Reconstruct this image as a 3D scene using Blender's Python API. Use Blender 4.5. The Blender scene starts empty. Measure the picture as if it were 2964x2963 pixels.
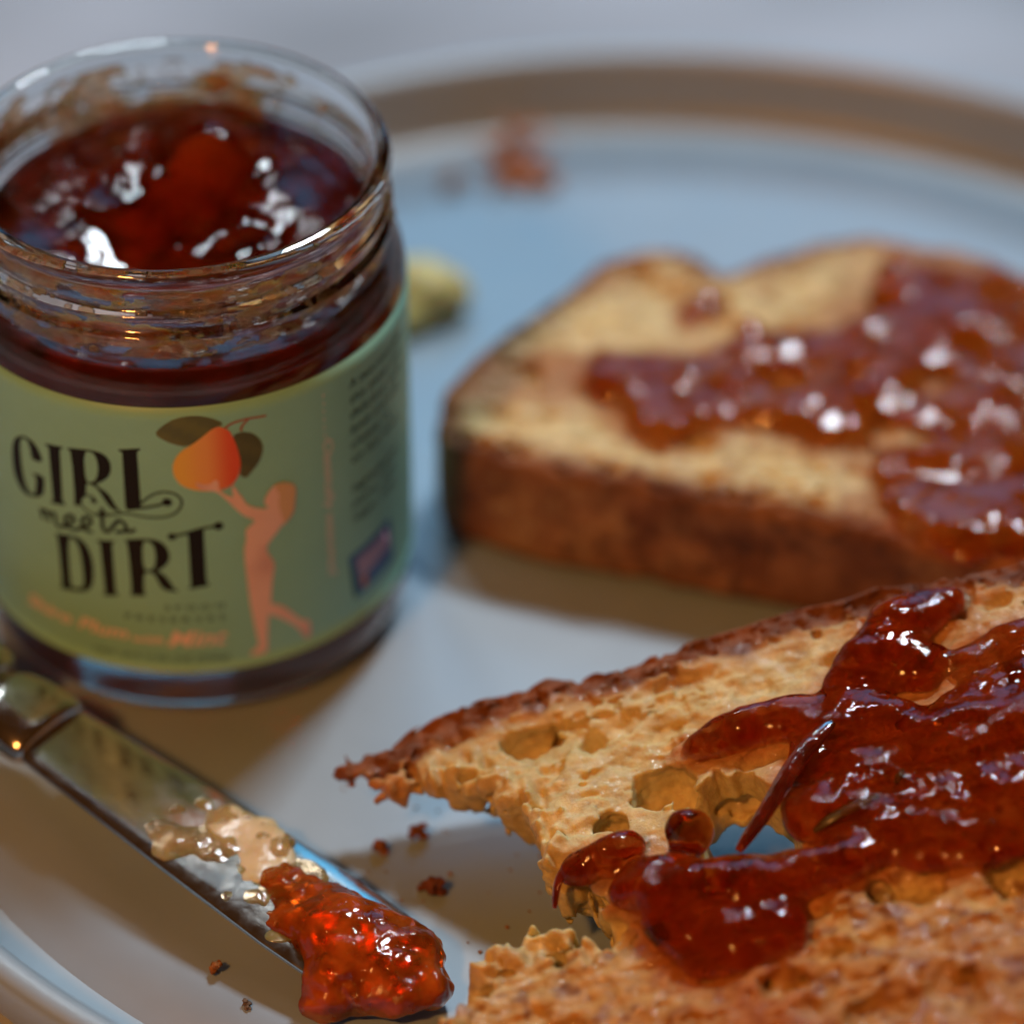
import bpy, bmesh, math, random
import numpy as np
from mathutils import Vector, Matrix

# ------------------------------------------------------------------ camera, light, exposure
S = 0.01                                  # everything below is measured in centimetres
scene = bpy.context.scene
PITCH = math.radians(38.5)
cam_data = bpy.data.cameras.new("camera")
cam = bpy.data.objects.new("camera", cam_data)
scene.collection.objects.link(cam)
cam.location = (0.0, -60 * math.cos(PITCH) * S, 60 * math.sin(PITCH) * S)
cam.rotation_euler = (math.pi / 2 - PITCH, 0, 0)
cam_data.sensor_width = 36.0
cam_data.lens = 128.6
cam_data.clip_start = 0.01
cam_data.clip_end = 30.0
cam_data.dof.use_dof = True
cam_data.dof.focus_distance = 51.2 * S
cam_data.dof.aperture_fstop = 5.9
scene.camera = cam

world = bpy.data.worlds.new("World")
scene.world = world
world.use_nodes = True
bg = world.node_tree.nodes["Background"]
bg.inputs[0].default_value = (1.0, 0.38, 0.11, 1)      # dim warm room light
bg.inputs[1].default_value = 0.033

def area_light(name, loc, size_x, size_y, power, colour, target=(0, -3, 0)):
    ld = bpy.data.lights.new(name, 'AREA')
    ld.shape = 'RECTANGLE'
    ld.size, ld.size_y = size_x * S, size_y * S
    ld.energy = power
    ld.color = colour
    o = bpy.data.objects.new(name, ld)
    scene.collection.objects.link(o)
    o.location = Vector(loc) * S
    d = Vector(target) - Vector(loc)
    o.rotation_euler = d.to_track_quat('-Z', 'Y').to_euler()
    return o

# daylight from a window behind the plate: blue sky low in the panes, white cloud light above it
def polar(az, el, d):
    az, el = math.radians(az), math.radians(el)
    return (d * math.sin(az) * math.cos(el), d * math.cos(az) * math.cos(el), d * math.sin(el))
area_light("window_sky_light", polar(2, 35, 150), 68, 64, 1.7, (0.08, 0.52, 1.0))
area_light("window_cloud_light", polar(29, 60, 160), 26, 22, 11.0, (0.82, 0.93, 1.0))
for glint_az, glint_el, glint_power in ((-25, 47, 1.5), (-6, 55, 0.45)):  # small bright lamps added to put crisp glints on the jam
    area_light("added_glint_light", polar(glint_az, glint_el, 150), 13, 10, glint_power, (0.80, 0.93, 1.0))
# warm lamp in the room behind the camera
area_light("room_lamp", (-30, -60, 68), 7, 7, 3.0, (1.0, 0.37, 0.085))

scene.view_settings.view_transform = 'Standard'
scene.view_settings.look = 'None'
scene.view_settings.exposure = 0.5
scene.view_settings.gamma = 1.0
scene.view_settings.use_curve_mapping = False
scene.render.engine = 'CYCLES'
scene.cycles.use_denoising = True
scene.cycles.use_adaptive_sampling = True
scene.cycles.adaptive_threshold = 0.015
scene.cycles.max_bounces = 12
scene.cycles.transmission_bounces = 12
scene.cycles.transparent_max_bounces = 8
scene.cycles.glossy_bounces = 5
scene.cycles.diffuse_bounces = 4
scene.cycles.sample_clamp_indirect = 6.0
scene.cycles.blur_glossy = 0.5

rng = np.random.default_rng(7)
random.seed(7)
LETTERS = [('letter_g',[(-2.459,4.92),(-2.555,4.801),(-2.612,4.628),(-2.638,4.381),(-2.629,4.129),(-2.551,3.959),(-2.427,3.859),(-2.228,3.892),(-2.044,4.007),(-1.995,4.228),(-1.991,4.404),(-2.264,4.357),(-2.156,4.324),(-2.157,4.202),(-2.186,4.048),(-2.23,3.937),(-2.324,3.946),(-2.394,4.064),(-2.427,4.258),(-2.434,4.534),(-2.423,4.771),(-2.386,4.91),(-2.297,4.959),(-2.232,4.909),(-2.207,4.76),(-2.199,4.606),(-1.989,4.648),(-2.0,4.771),(-2.079,4.921),(-2.193,4.997),(-2.319,4.993)],[]),('letter_i',[(-1.899,5.043),(-1.59,5.089),(-1.593,5.054),(-1.643,5.025),(-1.682,4.073),(-1.639,4.018),(-1.642,3.989),(-1.898,3.936),(-1.9,3.963),(-1.856,4.017),(-1.846,4.984),(-1.902,5.007)],[]),('letter_r',[(-1.515,5.103),(-1.295,5.148),(-1.093,5.178),(-0.92,5.148),(-0.834,5.028),(-0.826,4.869),(-0.885,4.72),(-1.02,4.599),(-1.102,4.551),(-1.027,4.504),(-0.897,4.417),(-0.831,4.267),(-0.772,4.15),(-0.698,4.123),(-0.784,4.108),(-0.896,4.161),(-0.983,4.306),(-1.034,4.41),(-1.087,4.49),(-1.183,4.535),(-1.255,4.515),(-1.256,4.329),(-1.335,4.283),(-1.385,4.058),(-1.5,4.055),(-1.465,4.102),(-1.45,5.056),(-1.517,5.08)],[(-1.241,5.117),(-1.096,5.143),(-1.037,5.008),(-1.032,4.826),(-1.074,4.655),(-1.139,4.581),(-1.254,4.546)]),('letter_l',[(-0.694,5.269),(-0.37,5.33),(-0.368,5.296),(-0.417,5.258),(-0.421,4.326),(-0.438,4.22),(-0.645,4.194),(-0.662,4.226),(-0.641,5.22),(-0.695,5.246)],[]),('letter_d',[(-1.883,3.379),(-1.652,3.435),(-1.477,3.462),(-1.338,3.364),(-1.271,3.17),(-1.252,2.936),(-1.282,2.637),(-1.346,2.497),(-1.46,2.398),(-1.893,2.314),(-1.895,2.337),(-1.839,2.386),(-1.837,3.326),(-1.887,3.342)],[(-1.657,3.386),(-1.525,3.398),(-1.456,3.207),(-1.439,2.901),(-1.44,2.635),(-1.47,2.479),(-1.654,2.422),(-1.681,2.499)]),('letter_i',[(-1.153,3.5),(-0.873,3.543),(-0.874,3.519),(-0.917,3.474),(-0.923,2.562),(-0.887,2.522),(-0.889,2.492),(-1.133,2.438),(-1.131,2.463),(-1.097,2.508),(-1.107,3.441),(-1.156,3.469)],[]),('letter_r',[(-0.704,3.609),(-0.38,3.663),(-0.196,3.64),(-0.092,3.525),(-0.05,3.36),(-0.083,3.216),(-0.192,3.093),(-0.268,3.065),(-0.16,2.999),(-0.076,2.857),(-0.019,2.713),(0.044,2.689),(0.025,2.665),(-0.124,2.675),(-0.213,2.732),(-0.261,2.874),(-0.318,3.014),(-0.458,3.025),(-0.483,2.637),(-0.457,2.592),(-0.459,2.562),(-0.701,2.528),(-0.695,2.558),(-0.666,2.611),(-0.671,3.532),(-0.707,3.574)],[(-0.449,3.609),(-0.328,3.608),(-0.27,3.494),(-0.263,3.304),(-0.292,3.135),(-0.342,3.072),(-0.465,3.06)]),('letter_t',[(0.216,3.78),(0.467,3.854),(0.46,2.832),(0.498,2.78),(0.497,2.756),(0.194,2.709),(0.195,2.738),(0.225,2.78),(0.236,3.708)],[])]
SWASH = [([(-0.432,4.302),(-0.274,4.477),(-0.086,4.559),(0.094,4.52),(0.187,4.401),(0.171,4.274),(0.072,4.137),(-0.115,4.066),(-0.392,4.061),(-0.669,4.12),(-0.926,4.014),(-1.148,3.962),(-1.325,4.029),(-1.377,4.154),(-1.337,4.259),(-1.24,4.322),(-1.151,4.3),(-1.126,4.236)],0.034),([(-0.646,4.182),(-0.418,4.233),(-0.194,4.284),(-0.034,4.358)],0.04),([(0.002,3.715),(0.234,3.779),(0.467,3.854),(0.688,3.86)],0.05),([(-1.155,4.252),(-1.137,4.222)],0.1),([(-0.052,4.358),(-0.016,4.358)],0.15),([(-0.013,3.715),(0.011,3.715)],0.13),([(0.673,3.862),(0.703,3.857)],0.15)]
MEETS = [[(-2.091,3.549),(-2.119,3.749)],[(-2.101,3.686),(-2.009,3.763),(-1.981,3.693),(-1.983,3.55)],[(-1.968,3.698),(-1.867,3.777),(-1.84,3.705),(-1.854,3.557),(-1.777,3.529)],[(-1.777,3.529),(-1.588,3.66),(-1.492,3.788),(-1.539,3.854),(-1.642,3.794),(-1.686,3.671),(-1.64,3.57),(-1.509,3.581)],[(-1.509,3.581),(-1.31,3.704),(-1.208,3.828),(-1.242,3.912),(-1.338,3.873),(-1.389,3.751),(-1.347,3.634),(-1.214,3.626)],[(-1.025,4.133),(-1.043,3.894),(-1.037,3.707),(-0.97,3.688)],[(-1.115,3.994),(-0.944,4.034)],[(-0.97,3.688),(-0.84,3.868),(-0.775,3.974),(-0.685,3.895),(-0.663,3.793),(-0.733,3.741),(-0.85,3.725)],[(-0.694,3.765),(-0.618,3.753),(-0.538,3.822)]]
PEAR = [(0.877,5.611),(0.789,5.676),(0.678,5.644),(0.546,5.527),(0.396,5.407),(0.209,5.284),(0.11,5.128),(0.074,4.969),(0.109,4.784),(0.209,4.643),(0.386,4.561),(0.62,4.516),(0.787,4.52),(0.93,4.58),(1.031,4.731),(1.077,4.952),(1.032,5.25),(0.973,5.463),(0.927,5.575)]
LEAF1 = [(-0.15,5.598),(-0.033,5.74),(0.172,5.883),(0.441,5.916),(0.671,5.848),(0.881,5.7),(0.697,5.653),(0.584,5.556),(0.433,5.426),(0.303,5.358),(0.144,5.4),(-0.013,5.481)]
LEAF2 = [(0.962,5.465),(1.104,5.512),(1.278,5.444),(1.402,5.265),(1.425,5.086),(1.348,4.879),(1.221,4.741),(1.145,4.651),(1.042,4.714),(1.076,4.923),(1.032,5.249)]
STEM = [[(0.865,5.612),(0.961,5.692),(1.196,5.722),(1.385,5.697),(1.494,5.692)],[(1.104,5.518),(1.108,5.602),(1.218,5.702)]]
GIRL = [(0.394,4.721),(0.496,4.664),(0.61,4.65),(0.683,4.735),(0.731,4.675),(0.724,4.545),(0.806,4.429),(0.942,4.344),(0.914,4.496),(0.942,4.591),(0.994,4.449),(1.07,4.314),(1.123,4.169),(1.263,4.073),(1.382,4.022),(1.456,4.028),(1.391,4.108),(1.389,4.167),(1.417,4.247),(1.495,4.353),(1.573,4.414),(1.699,4.412),(1.85,4.325),(1.904,4.229),(1.877,4.02),(1.855,3.822),(1.772,3.707),(1.691,3.634),(1.64,3.624),(1.559,3.519),(1.454,3.406),(1.387,3.308),(1.394,3.185),(1.475,3.038),(1.502,2.908),(1.461,2.71),(1.44,2.534),(1.419,2.328),(1.401,2.211),(1.575,2.119),(1.724,1.937),(1.874,1.703),(2.01,1.657),(2.047,1.546),(2.04,1.362),(1.98,1.264),(1.89,1.431),(1.79,1.63),(1.589,1.836),(1.441,1.966),(1.355,2.011),(1.345,1.797),(1.319,1.494),(1.324,1.305),(1.185,1.27),(1.026,1.297),(1.091,1.39),(1.192,1.44),(1.165,1.666),(1.119,1.988),(1.086,2.335),(1.067,2.706),(1.046,3.044),(1.043,3.375),(1.093,3.541),(1.071,3.681),(1.127,3.755),(1.253,3.854),(1.089,3.957),(0.977,4.102),(0.825,4.338),(0.694,4.507),(0.558,4.541),(0.424,4.599)]
HAIR = [(1.573,4.414),(1.699,4.412),(1.85,4.325),(1.904,4.229),(1.877,4.02),(1.855,3.822),(1.772,3.707),(1.691,3.634),(1.648,3.814),(1.615,3.944),(1.61,4.122),(1.64,4.229),(1.569,4.313)]
TOAST_O = (-2.515,-7.572,1.35)
TOAST_U = (0.95642,0.1402,0.25612)
TOAST_W = (-0.1655,0.98296,0.07997)
TOAST_N = (-0.24054,-0.11887,0.96333)
TA = [(0.01,0.08),(0.18,0.16),(0.66,0.11),(1.17,0.27),(1.75,0.33),(2.57,0.38),(3.37,0.38),(4.16,0.26),(4.97,0.31),(5.78,0.34),(6.59,0.34),(7.77,0.24),(8.95,0.19),(10.36,0.05),(11.46,-0.19),(12.21,-0.84),(12.56,-1.96),(12.11,-4.36),(11.03,-6.82),(9.53,-8.5),(7.69,-8.8),(5.06,-8.03),(2.41,-6.92),(0.92,-5.76),(0.86,-5.2),(1.19,-4.56),(1.71,-4.18),(2.18,-4.09),(2.52,-4.12),(2.69,-4.41),(2.94,-4.5),(3.34,-4.55),(3.43,-4.11),(3.15,-3.76),(2.78,-3.72),(2.64,-3.47),(2.83,-3.05),(2.7,-2.5),(2.23,-2.02),(1.97,-1.71),(1.65,-1.28),(1.13,-1.07),(0.69,-0.8),(0.32,-0.6),(0.04,-0.28)]
JAM_A = [(5.27,-1.71,0.05,0.35,0.2,0.2),(5.73,-1.71,0.1,0.5,0.3,0.28),(6.35,-1.75,0.12,0.6,0.38,0.32),(6.99,-2.0,0.12,0.6,0.45,0.32),(7.59,-2.42,0.12,0.65,0.5,0.32),(8.2,-3.02,0.1,0.7,0.6,0.3),(8.94,-3.11,0.1,0.7,0.6,0.32),(9.61,-3.17,0.1,0.7,0.6,0.3),(6.74,-2.75,0.1,0.6,0.5,0.3),(7.32,-3.18,0.08,0.7,0.5,0.28),(7.94,-3.72,0.08,0.7,0.55,0.26),(8.63,-3.99,0.08,0.7,0.55,0.26),(9.24,-4.23,0.08,0.7,0.6,0.28),(6.4,-3.52,0.08,0.4,0.42,0.28),(6.91,-3.92,0.06,0.6,0.45,0.26),(7.49,-4.33,0.05,0.6,0.4,0.24),(8.09,-4.61,0.03,0.6,0.35,0.22),(8.77,-4.83,0.03,0.6,0.4,0.22),(8.34,-0.65,0.12,0.55,0.45,0.36),(7.84,-1.1,0.12,0.6,0.45,0.38),(7.43,-1.47,0.08,0.45,0.35,0.3),(8.87,-0.44,0.08,0.5,0.32,0.26),(8.45,-1.45,0.06,0.5,0.4,0.26),(9.25,-1.67,0,0.55,0.4,0.22),(9.97,-1.43,0.02,0.5,0.4,0.26),(8.93,-2.28,0.0,0.5,0.3,0.2),(9.68,-2.37,0.02,0.6,0.45,0.25),(3.09,-3.29,0.1,0.32,0.2,0.24),(3.59,-3.26,0.15,0.42,0.25,0.32),(4.67,-3.45,0.3,0.36,0.34,0.42),(4.04,-3.9,0.12,0.6,0.4,0.38),(4.55,-4.38,0.14,0.7,0.55,0.44),(5.19,-4.53,0.14,0.7,0.5,0.44),(5.87,-4.5,0.12,0.6,0.4,0.38),(6.55,-4.51,0.08,0.5,0.35,0.3),(4.83,-5.15,0.08,0.65,0.5,0.38),(4.31,-4.77,0.08,0.5,0.45,0.34),(5.33,-5.24,0.06,0.5,0.42,0.32),(4.6,-5.54,0.0,0.4,0.25,0.2),(10.5,-2.7,0.05,0.9,0.8,0.3),(10.11,-4.07,0.05,0.9,0.9,0.3),(10.83,-3.65,0.04,0.8,0.9,0.28)]
HOLE_A = [(4.67,-3.06),(4.84,-2.42),(5.21,-2.15),(5.76,-2.31),(6.16,-2.93),(6.19,-3.64),(6.06,-4.18),(5.48,-4.25),(5.13,-4.12),(4.65,-3.54)]
PITS_A = [((2.8,-0.59,-0.08),(0.5,0.26,0.42)),((3.65,-0.96,-0.02),(0.22,0.2,0.3)),((3.48,-0.58,0.02),(0.28,0.1,0.2)),((4.47,-2.17,-0.2),(0.5,0.42,0.5)),((3.61,-2.6,-0.25),(0.28,0.35,0.45)),((6.91,-4.99,-0.1),(0.2,0.26,0.5)),((7.42,-5.03,0.02),(0.44,0.4,0.28)),((8.63,-5.35,-0.1),(0.32,0.45,0.6)),((6.04,-5.84,0.06),(0.4,0.2,0.2)),((6.64,-5.81,0.06),(0.3,0.13,0.14)),((5.36,-6.09,0.06),(0.36,0.22,0.2)),((7.47,-6.96,0.06),(0.4,0.3,0.2)),((9.15,-0.55,0.0),(0.26,0.17,0.3)),((8.58,-1.24,0.0),(0.2,0.12,0.2)),((5.33,0.08,0.03),(0.2,0.08,0.1)),((6.25,-0.07,0.03),(0.22,0.09,0.1)),((7.39,0.01,0.03),(0.25,0.08,0.1)),((1.68,-0.13,0.02),(0.3,0.16,0.2)),((6.16,-0.85,0.1),(0.3,0.16,0.2)),((7.21,-0.74,0.08),(0.25,0.13,0.2)),((9.77,-0.59,0.05),(0.3,0.14,0.25)),((6.47,-6.95,0.05),(0.5,0.25,0.2))]
PEEL_1 = [(5.24,-3.89,0.2),(5.48,-3.71,0.28),(5.78,-3.43,0.32),(6.24,-2.91,0.38),(6.68,-2.52,0.42),(7.0,-2.29,0.38)]
PEEL_2 = [(2.58,-3.69,-0.1),(2.69,-3.49,0.1),(2.86,-3.3,0.2),(3.13,-3.26,0.28)]
MINT_1 = [(6.31,-3.93,0.2),(6.58,-3.89,0.3),(6.94,-3.83,0.32),(7.3,-3.72,0.27)]
MINT_2 = [(7.57,-3.58,0.22),(7.65,-3.49,0.26),(7.71,-3.38,0.24)]
TB = [(-1.11,-0.1),(-0.99,0.61),(-0.57,1.48),(-0.05,2.23),(0.83,3.14),(1.47,4.07),(2.02,4.58),(2.75,4.68),(3.15,4.47),(3.39,3.88),(3.89,3.99),(4.64,4.55),(5.38,4.87),(6.11,4.95),(7.01,4.87),(7.8,4.63),(8.38,4.07),(9.16,3.14),(10.25,1.34),(10.35,-1.08),(9.66,-3.09),(8.34,-3.86),(7.16,-3.6),(6.14,-3.22),(4.38,-2.63),(2.76,-2.1),(1.53,-1.69),(0.28,-1.32),(-0.72,-0.87),(-1.02,-0.59)]
JB = [(2.28,1.05),(1.84,0.61),(2.4,-0.38),(2.94,2.53),(3.3,2.83),(3.93,1.34),(3.53,0.18),(4.47,1.63),(5.04,1.05),(5.88,1.93),(6.49,2.99),(6.86,3.14),(6.13,0.76),(5.58,0.18),(7.07,1.63),(7.77,2.53),(8.23,2.68),(8.35,1.34),(7.6,0.76),(7.9,-0.38),(6.89,-0.38),(6.37,-1.49),(7.2,-1.49),(8.04,-1.49),(6.52,-2.56),(7.05,-3.09),(7.67,-2.56),(7.9,-3.47),(4.37,-0.1),(4.92,-0.66)]

# ------------------------------------------------------------------ helpers
C = scene.collection

def thing(name, label, cat, loc=(0, 0, 0), group=None):
    o = bpy.data.objects.new(name, None)
    C.objects.link(o)
    o.empty_display_size = 0.01
    o.location = Vector(loc) * S
    o["label"] = label
    o["category"] = cat
    if group:
        o["group"] = group
    return o

def mesh_object(name, V, F, mat, parent=None, origin=(0, 0, 0), smooth=True, colours=None):
    """V in centimetres in the place's axes, F an (m,3|4) index array or a list of polygons."""
    V = (np.asarray(V, dtype=np.float64) - np.asarray(origin, dtype=np.float64)) * S
    me = bpy.data.meshes.new(name)
    if isinstance(F, np.ndarray):
        k = F.shape[1]
        me.vertices.add(len(V))
        me.vertices.foreach_set("co", V.astype(np.float32).ravel())
        me.loops.add(F.size)
        me.loops.foreach_set("vertex_index", F.astype(np.int32).ravel())
        me.polygons.add(len(F))
        me.polygons.foreach_set("loop_start", np.arange(0, F.size, k, dtype=np.int32))
        me.polygons.foreach_set("loop_total", np.full(len(F), k, dtype=np.int32))
        me.update(calc_edges=True)
    else:
        me.from_pydata(V.tolist(), [], F)
        me.update()
    if smooth:
        me.polygons.foreach_set("use_smooth", np.ones(len(me.polygons), dtype=bool))
    if colours is not None:
        at = me.color_attributes.new("tint", 'FLOAT_COLOR', 'POINT')
        cc = np.ones((len(V), 4), dtype=np.float32)
        cc[:, :3] = colours
        at.data.foreach_set("color", cc.ravel())
    me.materials.append(mat)
    o = bpy.data.objects.new(name, me)
    C.objects.link(o)
    if parent is not None:
        o.parent = parent
    else:
        o.location = Vector(origin) * S
    return o

_LAT = np.random.default_rng(3).random((48, 48, 48)).astype(np.float32) * 2 - 1

def noise(P, freq, seed=0):
    """value noise in [-1,1] at points P (...,3), freq per centimetre"""
    Q = P * np.float32(freq) + np.float32(seed * 7.31)
    I = np.floor(Q)
    f = Q - I
    f = f * f * (3 - 2 * f)
    I = I.astype(np.int32) % 48
    J = (I + 1) % 48
    x0, y0, z0 = I[..., 0], I[..., 1], I[..., 2]
    x1, y1, z1 = J[..., 0], J[..., 1], J[..., 2]
    fx, fy, fz = f[..., 0], f[..., 1], f[..., 2]
    def lx(a, b, t):
        return a + (b - a) * t
    c0 = lx(lx(_LAT[x0, y0, z0], _LAT[x1, y0, z0], fx), lx(_LAT[x0, y1, z0], _LAT[x1, y1, z0], fx), fy)
    c1 = lx(lx(_LAT[x0, y0, z1], _LAT[x1, y0, z1], fx), lx(_LAT[x0, y1, z1], _LAT[x1, y1, z1], fx), fy)
    return lx(c0, c1, fz)

def surface_nets(f, origin, h):
    """quads of the zero level of a signed field (negative inside)"""
    ins = f < 0
    c = [ins[i:f.shape[0] - 1 + i, j:f.shape[1] - 1 + j, k:f.shape[2] - 1 + k] for i in (0, 1) for j in (0, 1) for k in (0, 1)]
    s = sum(x.astype(np.int8) for x in c)
    act = (s > 0) & (s < 8)
    ijk = np.argwhere(act)
    idx = np.full(act.shape, -1, dtype=np.int32)
    idx[act] = np.arange(len(ijk), dtype=np.int32)
    off = np.array([(i, j, k) for i in (0, 1) for j in (0, 1) for k in (0, 1)])
    vals = np.stack([f[ijk[:, 0] + o[0], ijk[:, 1] + o[1], ijk[:, 2] + o[2]] for o in off], 1)
    acc = np.zeros((len(ijk), 3))
    cnt = np.zeros(len(ijk))
    for a in range(8):
        for b in range(a + 1, 8):
            if np.abs(off[a] - off[b]).sum() != 1:
                continue
            va, vb = vals[:, a], vals[:, b]
            m = (va < 0) != (vb < 0)
            t = np.where(m, va / np.where(m, va - vb, 1), 0)
            p = off[a] + t[:, None] * (off[b] - off[a])
            acc += np.where(m[:, None], p, 0)
            cnt += m
    V = (ijk + acc / cnt[:, None]) * h + np.asarray(origin)
    quads = []
    for ax in range(3):
        lo = [slice(1, -1)] * 3
        hi = [slice(1, -1)] * 3
        lo[ax] = slice(0, -1)
        hi[ax] = slice(1, None)
        a, b = ins[tuple(lo)], ins[tuple(hi)]
        for flip, m in ((False, a & ~b), (True, ~a & b)):
            e = np.argwhere(m)
            if not len(e):
                continue
            e = e + np.array([0 if i == ax else 1 for i in range(3)])
            u, v = [(1, 2), (2, 0), (0, 1)][ax]
            def cell(du, dv):
                q = e.copy()
                q[:, u] += du
                q[:, v] += dv
                return idx[q[:, 0], q[:, 1], q[:, 2]]
            q = np.stack([cell(-1, -1), cell(0, -1), cell(0, 0), cell(-1, 0)], 1)
            quads.append(q[:, ::-1] if flip else q)
    F = np.concatenate(quads)
    F = F[(F >= 0).all(1)]
    return V, F

class Field:
    """a signed-distance block in a local frame (centimetres)"""
    def __init__(self, lo, hi, h):
        self.h = h
        self.lo = np.asarray(lo, dtype=np.float64)
        n = np.ceil((np.asarray(hi) - self.lo) / h).astype(int) + 1
        self.ax = [(self.lo[i] + h * np.arange(n[i])).astype(np.float32) for i in range(3)]
        self.f = np.full(tuple(n), 9.0, dtype=np.float32)
        self.warp = None
    def block(self, c, r):
        sl = []
        for i in range(3):
            a = int(max(0, math.floor((c[i] - r[i] - self.lo[i]) / self.h)))
            b = int(min(len(self.ax[i]), math.ceil((c[i] + r[i] - self.lo[i]) / self.h) + 1))
            if b <= a:
                return None
            sl.append(slice(a, b))
        return tuple(sl)
    def ell(self, sl, c, r):
        x = ((self.ax[0][sl[0]] - c[0]) / r[0])[:, None, None]
        y = ((self.ax[1][sl[1]] - c[1]) / r[1])[None, :, None]
        z = ((self.ax[2][sl[2]] - c[2]) / r[2])[None, None, :]
        return (np.sqrt(x * x + y * y + z * z) - 1) * min(r)
    def carve(self, c, r, k=0.03):
        sl = self.block(c, [q * 1.25 + k for q in r])
        if sl:
            a, b = self.f[sl], -self.ell(sl, c, r)
            if self.warp is not None:
                b = b + self.warp[sl] * (0.5 * min(0.07, min(r)))
            hh = np.clip(0.5 - 0.5 * (b - a) / k, 0, 1)
            self.f[sl] = b + (a - b) * hh + k * hh * (1 - hh)
    def add(self, c, r, k=0.12):
        sl = self.block(c, [q * 1.0 + 3 * k for q in r])
        if sl:
            a, b = self.f[sl], self.ell(sl, c, r)
            hh = np.clip(0.5 + 0.5 * (b - a) / k, 0, 1)
            self.f[sl] = b + (a - b) * hh - k * hh * (1 - hh)
    def make_warp(self, seed):
        """uneven walls for the bubbles that are carved"""
        self.warp = np.empty(self.f.shape, np.float32)
        for i0 in range(0, self.f.shape[0], 40):
            g = np.stack(np.meshgrid(self.ax[0][i0:i0 + 40], self.ax[1], self.ax[2], indexing='ij'), -1)
            self.warp[i0:i0 + 40] = noise(g, 4.2, seed) + 0.6 * noise(g, 10.5, seed + 1)
    def band(self, w):
        m = np.abs(self.f) < w
        i = np.argwhere(m)
        P = np.stack([self.ax[q][i[:, q]] for q in range(3)], 1)
        return m, P
    def mesh(self):
        f = self.f
        for ax in range(3):                      # keep the block's faces outside
            q = [slice(None)] * 3
            for e in (0, -1):
                q[ax] = e
                f[tuple(q)] = np.maximum(f[tuple(q)], 0.01)
        return surface_nets(f, self.lo, self.h)

def poly_sdf(pts, X, Y):
    pts = np.asarray(pts, dtype=np.float64)
    d = np.full(X.shape, 1e9)
    inside = np.zeros(X.shape, dtype=bool)
    n = len(pts)
    for i in range(n):
        a, b = pts[i], pts[(i + 1) % n]
        e = b - a
        t = np.clip(((X - a[0]) * e[0] + (Y - a[1]) * e[1]) / (e @ e), 0, 1)
        d = np.minimum(d, (X - a[0] - t * e[0]) ** 2 + (Y - a[1] - t * e[1]) ** 2)
        c = (a[1] > Y) != (b[1] > Y)
        xi = a[0] + (Y - a[1]) / (e[1] if abs(e[1]) > 1e-9 else 1e-9) * e[0]
        inside ^= c & (X < xi)
    d = np.sqrt(d)
    return np.where(inside, -d, d)

def line_dist(pts, X, Y):
    pts = np.asarray(pts, dtype=np.float64)
    d = np.full(X.shape, 1e9)
    for a, b in zip(pts[:-1], pts[1:]):
        e = b - a
        t = np.clip(((X - a[0]) * e[0] + (Y - a[1]) * e[1]) / (e @ e), 0, 1)
        d = np.minimum(d, (X - a[0] - t * e[0]) ** 2 + (Y - a[1] - t * e[1]) ** 2)
    return np.sqrt(d)

def sstep(a, b, x):
    t = np.clip((x - a) / (b - a), 0, 1)
    return t * t * (3 - 2 * t)

def mixc(a, b, t):
    return a + (np.asarray(b) - a) * t[..., None]

def chaikin(p, n=2, closed=False):
    p = [np.asarray(q, dtype=float) for q in p]
    for _ in range(n):
        q = [] if closed else [p[0]]
        m = len(p) if closed else len(p) - 1
        for i in range(m):
            a, b = p[i], p[(i + 1) % len(p)]
            q += [a * .75 + b * .25, a * .25 + b * .75]
        if not closed:
            q.append(p[-1])
        p = q
    return p

def lathe(profile, cx, cy, seg=160, radial=None):
    """profile of (r,z); radial(theta,r,z) may return a new r"""
    prof = np.asarray(profile, dtype=float)
    th = np.linspace(0, 2 * math.pi, seg, endpoint=False)
    R = np.repeat(prof[:, 0][:, None], seg, 1)
    Z = np.repeat(prof[:, 1][:, None], seg, 1)
    T = np.repeat(th[None, :], len(prof), 0)
    if radial is not None:
        R = radial(T, R, Z)
    V = np.stack([cx + R * np.cos(T), cy + R * np.sin(T), Z], -1).reshape(-1, 3)
    i = np.arange(len(prof) - 1)[:, None] * seg
    j = np.arange(seg)[None, :]
    j2 = (j + 1) % seg
    F = np.stack([i + j, i + j2, i + seg + j2, i + seg + j], -1).reshape(-1, 4)
    return V, F

def tube(path, radii, seg=10, flat=1.0, up=(0, 0, 1)):
    path = [np.asarray(p, dtype=float) for p in path]
    V, F = [], []
    up = np.asarray(up, dtype=float)
    for i, p in enumerate(path):
        t = path[min(i + 1, len(path) - 1)] - path[max(i - 1, 0)]
        t /= np.linalg.norm(t)
        s = np.cross(t, up)
        s /= np.linalg.norm(s)
        n = np.cross(s, t)
        for k in range(seg):
            a = 2 * math.pi * k / seg
            V.append(p + radii[i] * (math.cos(a) * s + math.sin(a) * flat * n))
    for i in range(len(path) - 1):
        for k in range(seg):
            F.append((i * seg + k, i * seg + (k + 1) % seg, (i + 1) * seg + (k + 1) % seg, (i + 1) * seg + k))
    F.append(tuple(range(seg))[::-1])
    F.append(tuple(range((len(path) - 1) * seg, len(path) * seg)))
    return V, F

# ------------------------------------------------------------------ materials
def new_mat(name):
    m = bpy.data.materials.new(name)
    m.use_nodes = True
    nt = m.node_tree
    return m, nt, nt.nodes["Principled BSDF"]

def N(nt, kind, **kw):
    n = nt.nodes.new(kind)
    for k, v in kw.items():
        if k in n.inputs:
            n.inputs[k].default_value = v
        else:
            setattr(n, k, v)
    return n

def coords(nt):
    return N(nt, 'ShaderNodeTexCoord').outputs['Object']

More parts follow.
